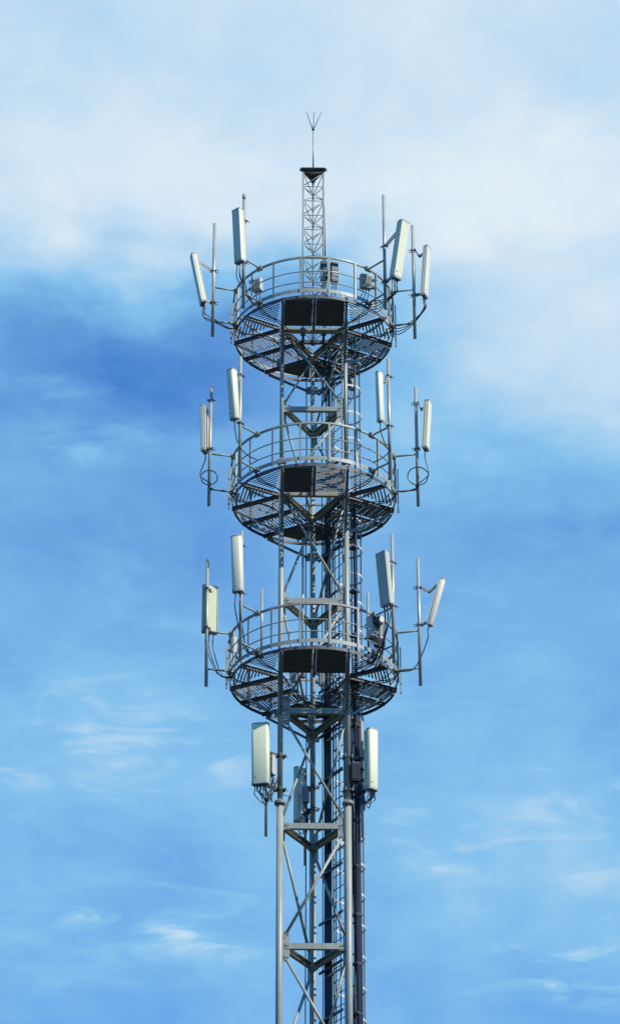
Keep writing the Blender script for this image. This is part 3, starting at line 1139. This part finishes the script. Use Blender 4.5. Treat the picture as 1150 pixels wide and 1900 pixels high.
D1, D2, D3 = DECKS
radio_unit('small grey dark-topped radio unit left of a front rail post below the mast', (.270, -1.90, D1 + .66), (.18, .15, .28), 8, (.40, -1.98), M_BOX, 2, top=.24)
radio_unit('small cream dark-topped radio unit right of a front rail post below the mast', (.545, -1.86, D1 + .63), (.20, .16, .30), 18, (.40, -1.98), M_WHITE, 3, top=.27)
radio_unit('tilted grey radio unit inside the left rail of the top platform', (-1.45, -1.33, D1 + .74), (.24, .15, .38), -25, (-1.62, -1.32), M_BOX, 2)
radio_unit('olive grey radio unit inside the right rail of the top platform', (1.37, -1.42, D1 + .78), (.30, .16, .40), 20, (1.60, -1.32), M_OLIVE, 3)
radio_unit('large white radio unit behind the right rail of the lowest platform', (1.52, -1.22, D3 + .88), (.36, .26, .60), 30, (1.36, -1.04), M_BOX, 6)
rb_ = thing('round_unit', 'dark round unit on the front of the large white radio unit, lowest platform', 'radio unit', (1.60, -1.42, D3 + .84))
b = MB()
b.tube(V(1.585, -1.38, D3 + .96), V(1.68, -1.54, D3 + .96), .115, 18)
b.build('drum', M_DARK, rb_)
b = MB()
b.tube(V(1.675, -1.53, D3 + .96), V(1.69, -1.555, D3 + .96), .085, 18)
b.build('cover', M_BOX, rb_)
b = MB()
b.box((1.575, -1.365, D3 + .96), (.06, .10, .30), x=dirv(120))
b.build('bracket', M_DARK, rb_)
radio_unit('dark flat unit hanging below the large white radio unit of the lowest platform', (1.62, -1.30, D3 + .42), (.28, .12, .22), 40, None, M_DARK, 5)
radio_unit('small white box at the left edge rail of the lowest platform', (-1.98, -.62, D3 + .72), (.10, .12, .42), -75, (-2.05, -.56), M_WHITE, 1)
radio_unit('thin grey radio unit between the broad left panel and its tower leg', (-1.02, -.62, 37.12), (.16, .14, .52), -30, (-1.15, -.76), M_BOX, 3, group='radio units on the tower legs')
radio_unit('dark shaded radio unit between the right tower leg and the cream panel', (1.02, -.52, 36.98), (.20, .18, .50), 10, (1.19, -.36), M_DARK, 4, group='radio units on the tower legs')  # dark casing colour stands in for the shadow falling on this unit
radio_unit('shaded radio unit beside the half hidden panel at the back leg', (-.20, 1.02, 37.10), (.18, .14, .42), -10, (-.21, 1.22), M_BOX, 3, group='radio units on the tower legs')
radio_unit('grey radio unit seen through the opening under the lowest platform', (.23, 1.05, D3 + .62), (.20, .14, .40), 20, (.0, .99), M_BOX, 2)
radio_unit('small grey radio unit seen through the opening left of the back leg', (-.50, 1.55, D3 + .95), (.18, .14, .36), -20, (-.3, 1.3), M_BOX, 2)
radio_unit('white radio unit hanging below the back of the top platform', (1.04, 1.95, D1 + .02 - .35), (.16, .14, .26), 20, (.90, 1.80), M_WHITE, 2)

# small floodlight lying on the top deck
fl = thing('floodlight', 'small wedge shaped floodlight on the top deck right of the lattice mast', 'floodlight', (.76, -1.62, D1))
b = MB()
b.plate([V(.70, -1.62, D1 + .05), V(.92, -1.62, D1 + .05), V(.80, -1.62, D1 + .30)], 0.16)
b.build('housing', M_WHITE, fl)
b = MB()
b.bar(V(.80, -1.62, D1), V(.80, -1.62, D1 + .07), .05, .03)
b.build('bracket', M_DARK, fl)

# bare tubes standing at the lowest platform
for xy, z0, z1, label in (((-1.28, -1.34), D3 - .02, 41.62, 'bare dark tube standing inside the left rail of the lowest platform'),
                          ((1.36, -1.04), D3 - .02, 41.70, 'bare tube beside the white radio unit of the lowest platform'),
                          ((-.27, -.40), D3 - .10, 43.62, 'bare pale tube rising through the middle of the lowest platform behind the front beam')):
    t = thing('bare_tube', label, 'pole', (xy[0], xy[1], z0), 'bare tubes at the lowest platform')
    MB().tube(V(xy[0], xy[1], z0), V(xy[0], xy[1], z1), 0.030, 12).build('tube', M_GALV, t)
    MB().disc(V(xy[0], xy[1], z0 + 0.03), (0, 0, 1), 0.07, 0.02).build('foot_plate', M_STEEL, t)

# ------------------------------------------------------------------ ladder, cable ladder, feeder cables
fo, fu = dirv(120 + ROT), dirv(210 + ROT)          # outwards from the right-back face, and along it towards the back leg
LV = 0.60


def onface(s, v=LV, z=0.0):
    return fo * v + fu * s + V(0, 0, z)


lad = thing('caged_ladder', 'long caged climbing ladder with white safety hoops outside the right tower leg', 'ladder', onface(-.215))
S0, S1 = -.47, .04
for s in (S0, S1):
    MB().bar(onface(s, LV, 0), onface(s, LV, 51.0), 0.05, 0.022, up=fo).build('ladder_rail', M_STEEL, lad)
z = 28.1
while z < 50.6:
    MB().tube(onface(S0, LV, z), onface(S1, LV, z), 0.011, 8).build('rung', M_DARK, lad)
    z += 0.34
z = 27.6
hr = 0.36
hoops = []
while z < 50.9:
    if all(abs(z - q) > 0.28 for q in DECKS):
        pts = [onface(S0, LV, z)]
        for i in range(15):
            a = PI * i / 14
            pts.append(onface(-.215 - hr * math.cos(a), LV + 0.30 + hr * 1.05 * math.sin(a), z))
        pts.append(onface(S1, LV, z))
        b = MB()
        b.sweep(pts, [(-0.004, -0.028), (0.004, -0.028), (0.004, 0.028), (-0.004, 0.028)], up=(0, 0, 1))
        b.build('safety_hoop', M_WHITE, lad)
    z += 0.80
for a in (35, 90, 145):
    p = (-.215 - (hr + .004) * math.cos(R(a)), LV + 0.30 + (hr + .004) * 1.05 * math.sin(R(a)))
    for z0, z1 in ((27.0, D3 - .25), (D3 + .3, D2 - .25), (D2 + .3, D1 - .25), (D1 + .3, 50.9)):
        MB().bar(onface(p[0], p[1], z0), onface(p[0], p[1], z1), 0.030, 0.006, up=fo).build('cage_strap', M_STEEL, lad)
z = 28.9
while z < 49:
    b = MB()
    for s in (S0, S1):
        b.bar(onface(s, LV, z), onface(s, .49, z), 0.03, 0.05)
    b.bar(onface(-.66, .52, z), onface(.20, .52, z), 0.04, 0.03)
    b.build('stand_off', M_STEEL, lad)
    z += 3.13

# cable rack with the main feeders, inside edge of the same face
rack = thing('cable_rack', 'dark cross bars holding the black cable bundle inside the tower', 'cable rack', onface(.28, .55, 0))
for s in (.10, .47):
    MB().bar(onface(s, .545, 0), onface(s, .545, 49.6), 0.025, 0.03).build('rack_rail', M_DARK, rack)
z = 28.45
while z < 49.5:
    MB().bar(onface(-.50, .52, z), onface(.60, .52, z), 0.035, 0.06).build('cross_bar', M_DARK, rack)
    z += 1.26


def feeder(label, pts, r=0.018, group=None, n=10, name='feeder_cable'):
    b = MB()
    b.path(bez(pts, n), r, 8)
    o = b.build(name, M_CABLE, None, Vector(pts[0]))
    tag(o, label, 'cable', group)
    return o


for i in range(9):
    s = .135 + i * .037
    top = (49.5, 45.0, 49.5, 39.9, 45.2, 49.5, 40.1, 45.1, 39.8)[i]
    pts = [onface(s + random.uniform(-.006, .006), .585 + 0.012 * (i % 2), z) for z in (0.2, 12, 24, 30)]
    z = 32
    while z < top - 1:
        pts.append(onface(s + random.uniform(-.008, .008), .585 + 0.012 * (i % 2) + random.uniform(-.008, .008), z))
        z += 1.9
    pts.append(onface(s, .585, top))
    feeder('black feeder cable in the tight bundle running up inside the tower beside the ladder', pts, 0.0185, 'feeder cables of the inner bundle', 6)
for i, (s, v, top) in enumerate(((.02, .58, 49.5), (-.12, .56, 49.4), (-.30, .57, 45.3))):
    pts = [onface(s, v, z) for z in (0.2, 15, 27)]
    z = 30
    while z < top - 1:
        pts.append(onface(s + random.uniform(-.02, .02), v + random.uniform(-.01, .01), z))
        z += 2.3
    pts.append(onface(s, v, top))
    feeder('single black cable running loosely up between the ladder rails', pts, 0.014, 'loose cables between the ladder rails', 6)

# second bundle outside the right leg
OX, OY = 1.035, -.22
legR = legp(1, 0)
crack = thing('cable_rack', 'square dark clamps holding the thick cable bundle outside the right tower leg', 'cable rack', (OX, OY, 0))
z = 28.3
while z < 44.5:
    b = MB()
    b.box((OX, OY, z), (.20, .20, .05), x=(1, 1, 0))
    b.bar(V(OX, OY, z), onface(-.40, .62, z), .03, .04)
    b.build('clamp', M_DARK, crack)
    z += 1.26
spots = [(-.105, -.02), (-.065, .035), (-.02, -.06), (.01, .0), (.035, .06), (.055, -.045), (.085, .015), (-.01, .075), (.03, -.085), (.10, .05)]
for i, (dx, dy) in enumerate(spots):
    top = (39.6, 44.6, 39.5, 44.7, 39.4, 49.6, 39.6, 44.8, 39.3, 39.5)[i]
    pts = [V(OX + dx, OY + dy, z) for z in (0.2, 12, 24)]
    z = 29
    while z < top - 1:
        w_ = .020
        pts.append(V(OX + dx + random.uniform(-w_, w_), OY + dy + random.uniform(-w_, w_), z))
        z += 1.7
    pts.append(V(OX + dx, OY + dy, top))
    feeder('black feeder cable in the thick bundle outside the right tower leg', pts, (0.022, 0.019, 0.024)[i % 3], 'feeder cables of the outer bundle', 6)

# down conductor at the back
feeder('thin down conductor hanging straight down beside the back tower leg', [V(-.19, 1.06, 49.8), V(-.18, 1.07, 46.5), V(-.20, 1.05, 43.0), V(-.18, 1.06, 39.5), V(-.19, 1.08, 35.0), V(-.20, 1.07, 31.5), V(-.19, 1.06, 28), V(-.19, 1.06, 12), V(-.19, 1.06, .2)], 0.014, None, 8, 'down_conductor')

# feeders that leave the bundles and loop below each deck to the antenna poles
DECKN = ('top', 'middle', 'lowest')
for di, zd in enumerate(DECKS):
    for key, s in zip(('a', 'b', 'c', 'd'), (.22, .30, .38, .15)):
        c, az, _ = POLES[key + str(di + 1)]
        o = dirv(az)
        for q in range(2):
            st = onface(s + .02 * q, .56, zd - 1.5 - .2 * q)
            sag = random.uniform(.25, .50)
            p1 = onface(s + .02 * q, .54, zd - .75 - .1 * q)
            mid = V(0.22 * c.x + random.uniform(-.1, .1), 0.10 * c.y + random.uniform(-.1, .15), zd - .30 - sag * .6)
            p3 = o * 1.25 + V(random.uniform(-.08, .08), random.uniform(-.08, .08), zd - .24 - .05 * q)
            p4 = o * 1.95 + dirv(az + 90) * (.08 * q - .04) + V(0, 0, zd - .20)
            e = o * 2.22 + V(0, 0, zd + .02)
            feeder('black feeder cable looping below the %s deck from the tower bundle out to the rail' % DECKN[di], [st, p1, (p1 + mid) / 2 + V(0, 0, random.uniform(-.1, .15)), mid, p3, p4, e], 0.0135, 'feeder cables looping below the %s deck' % DECKN[di], 10)
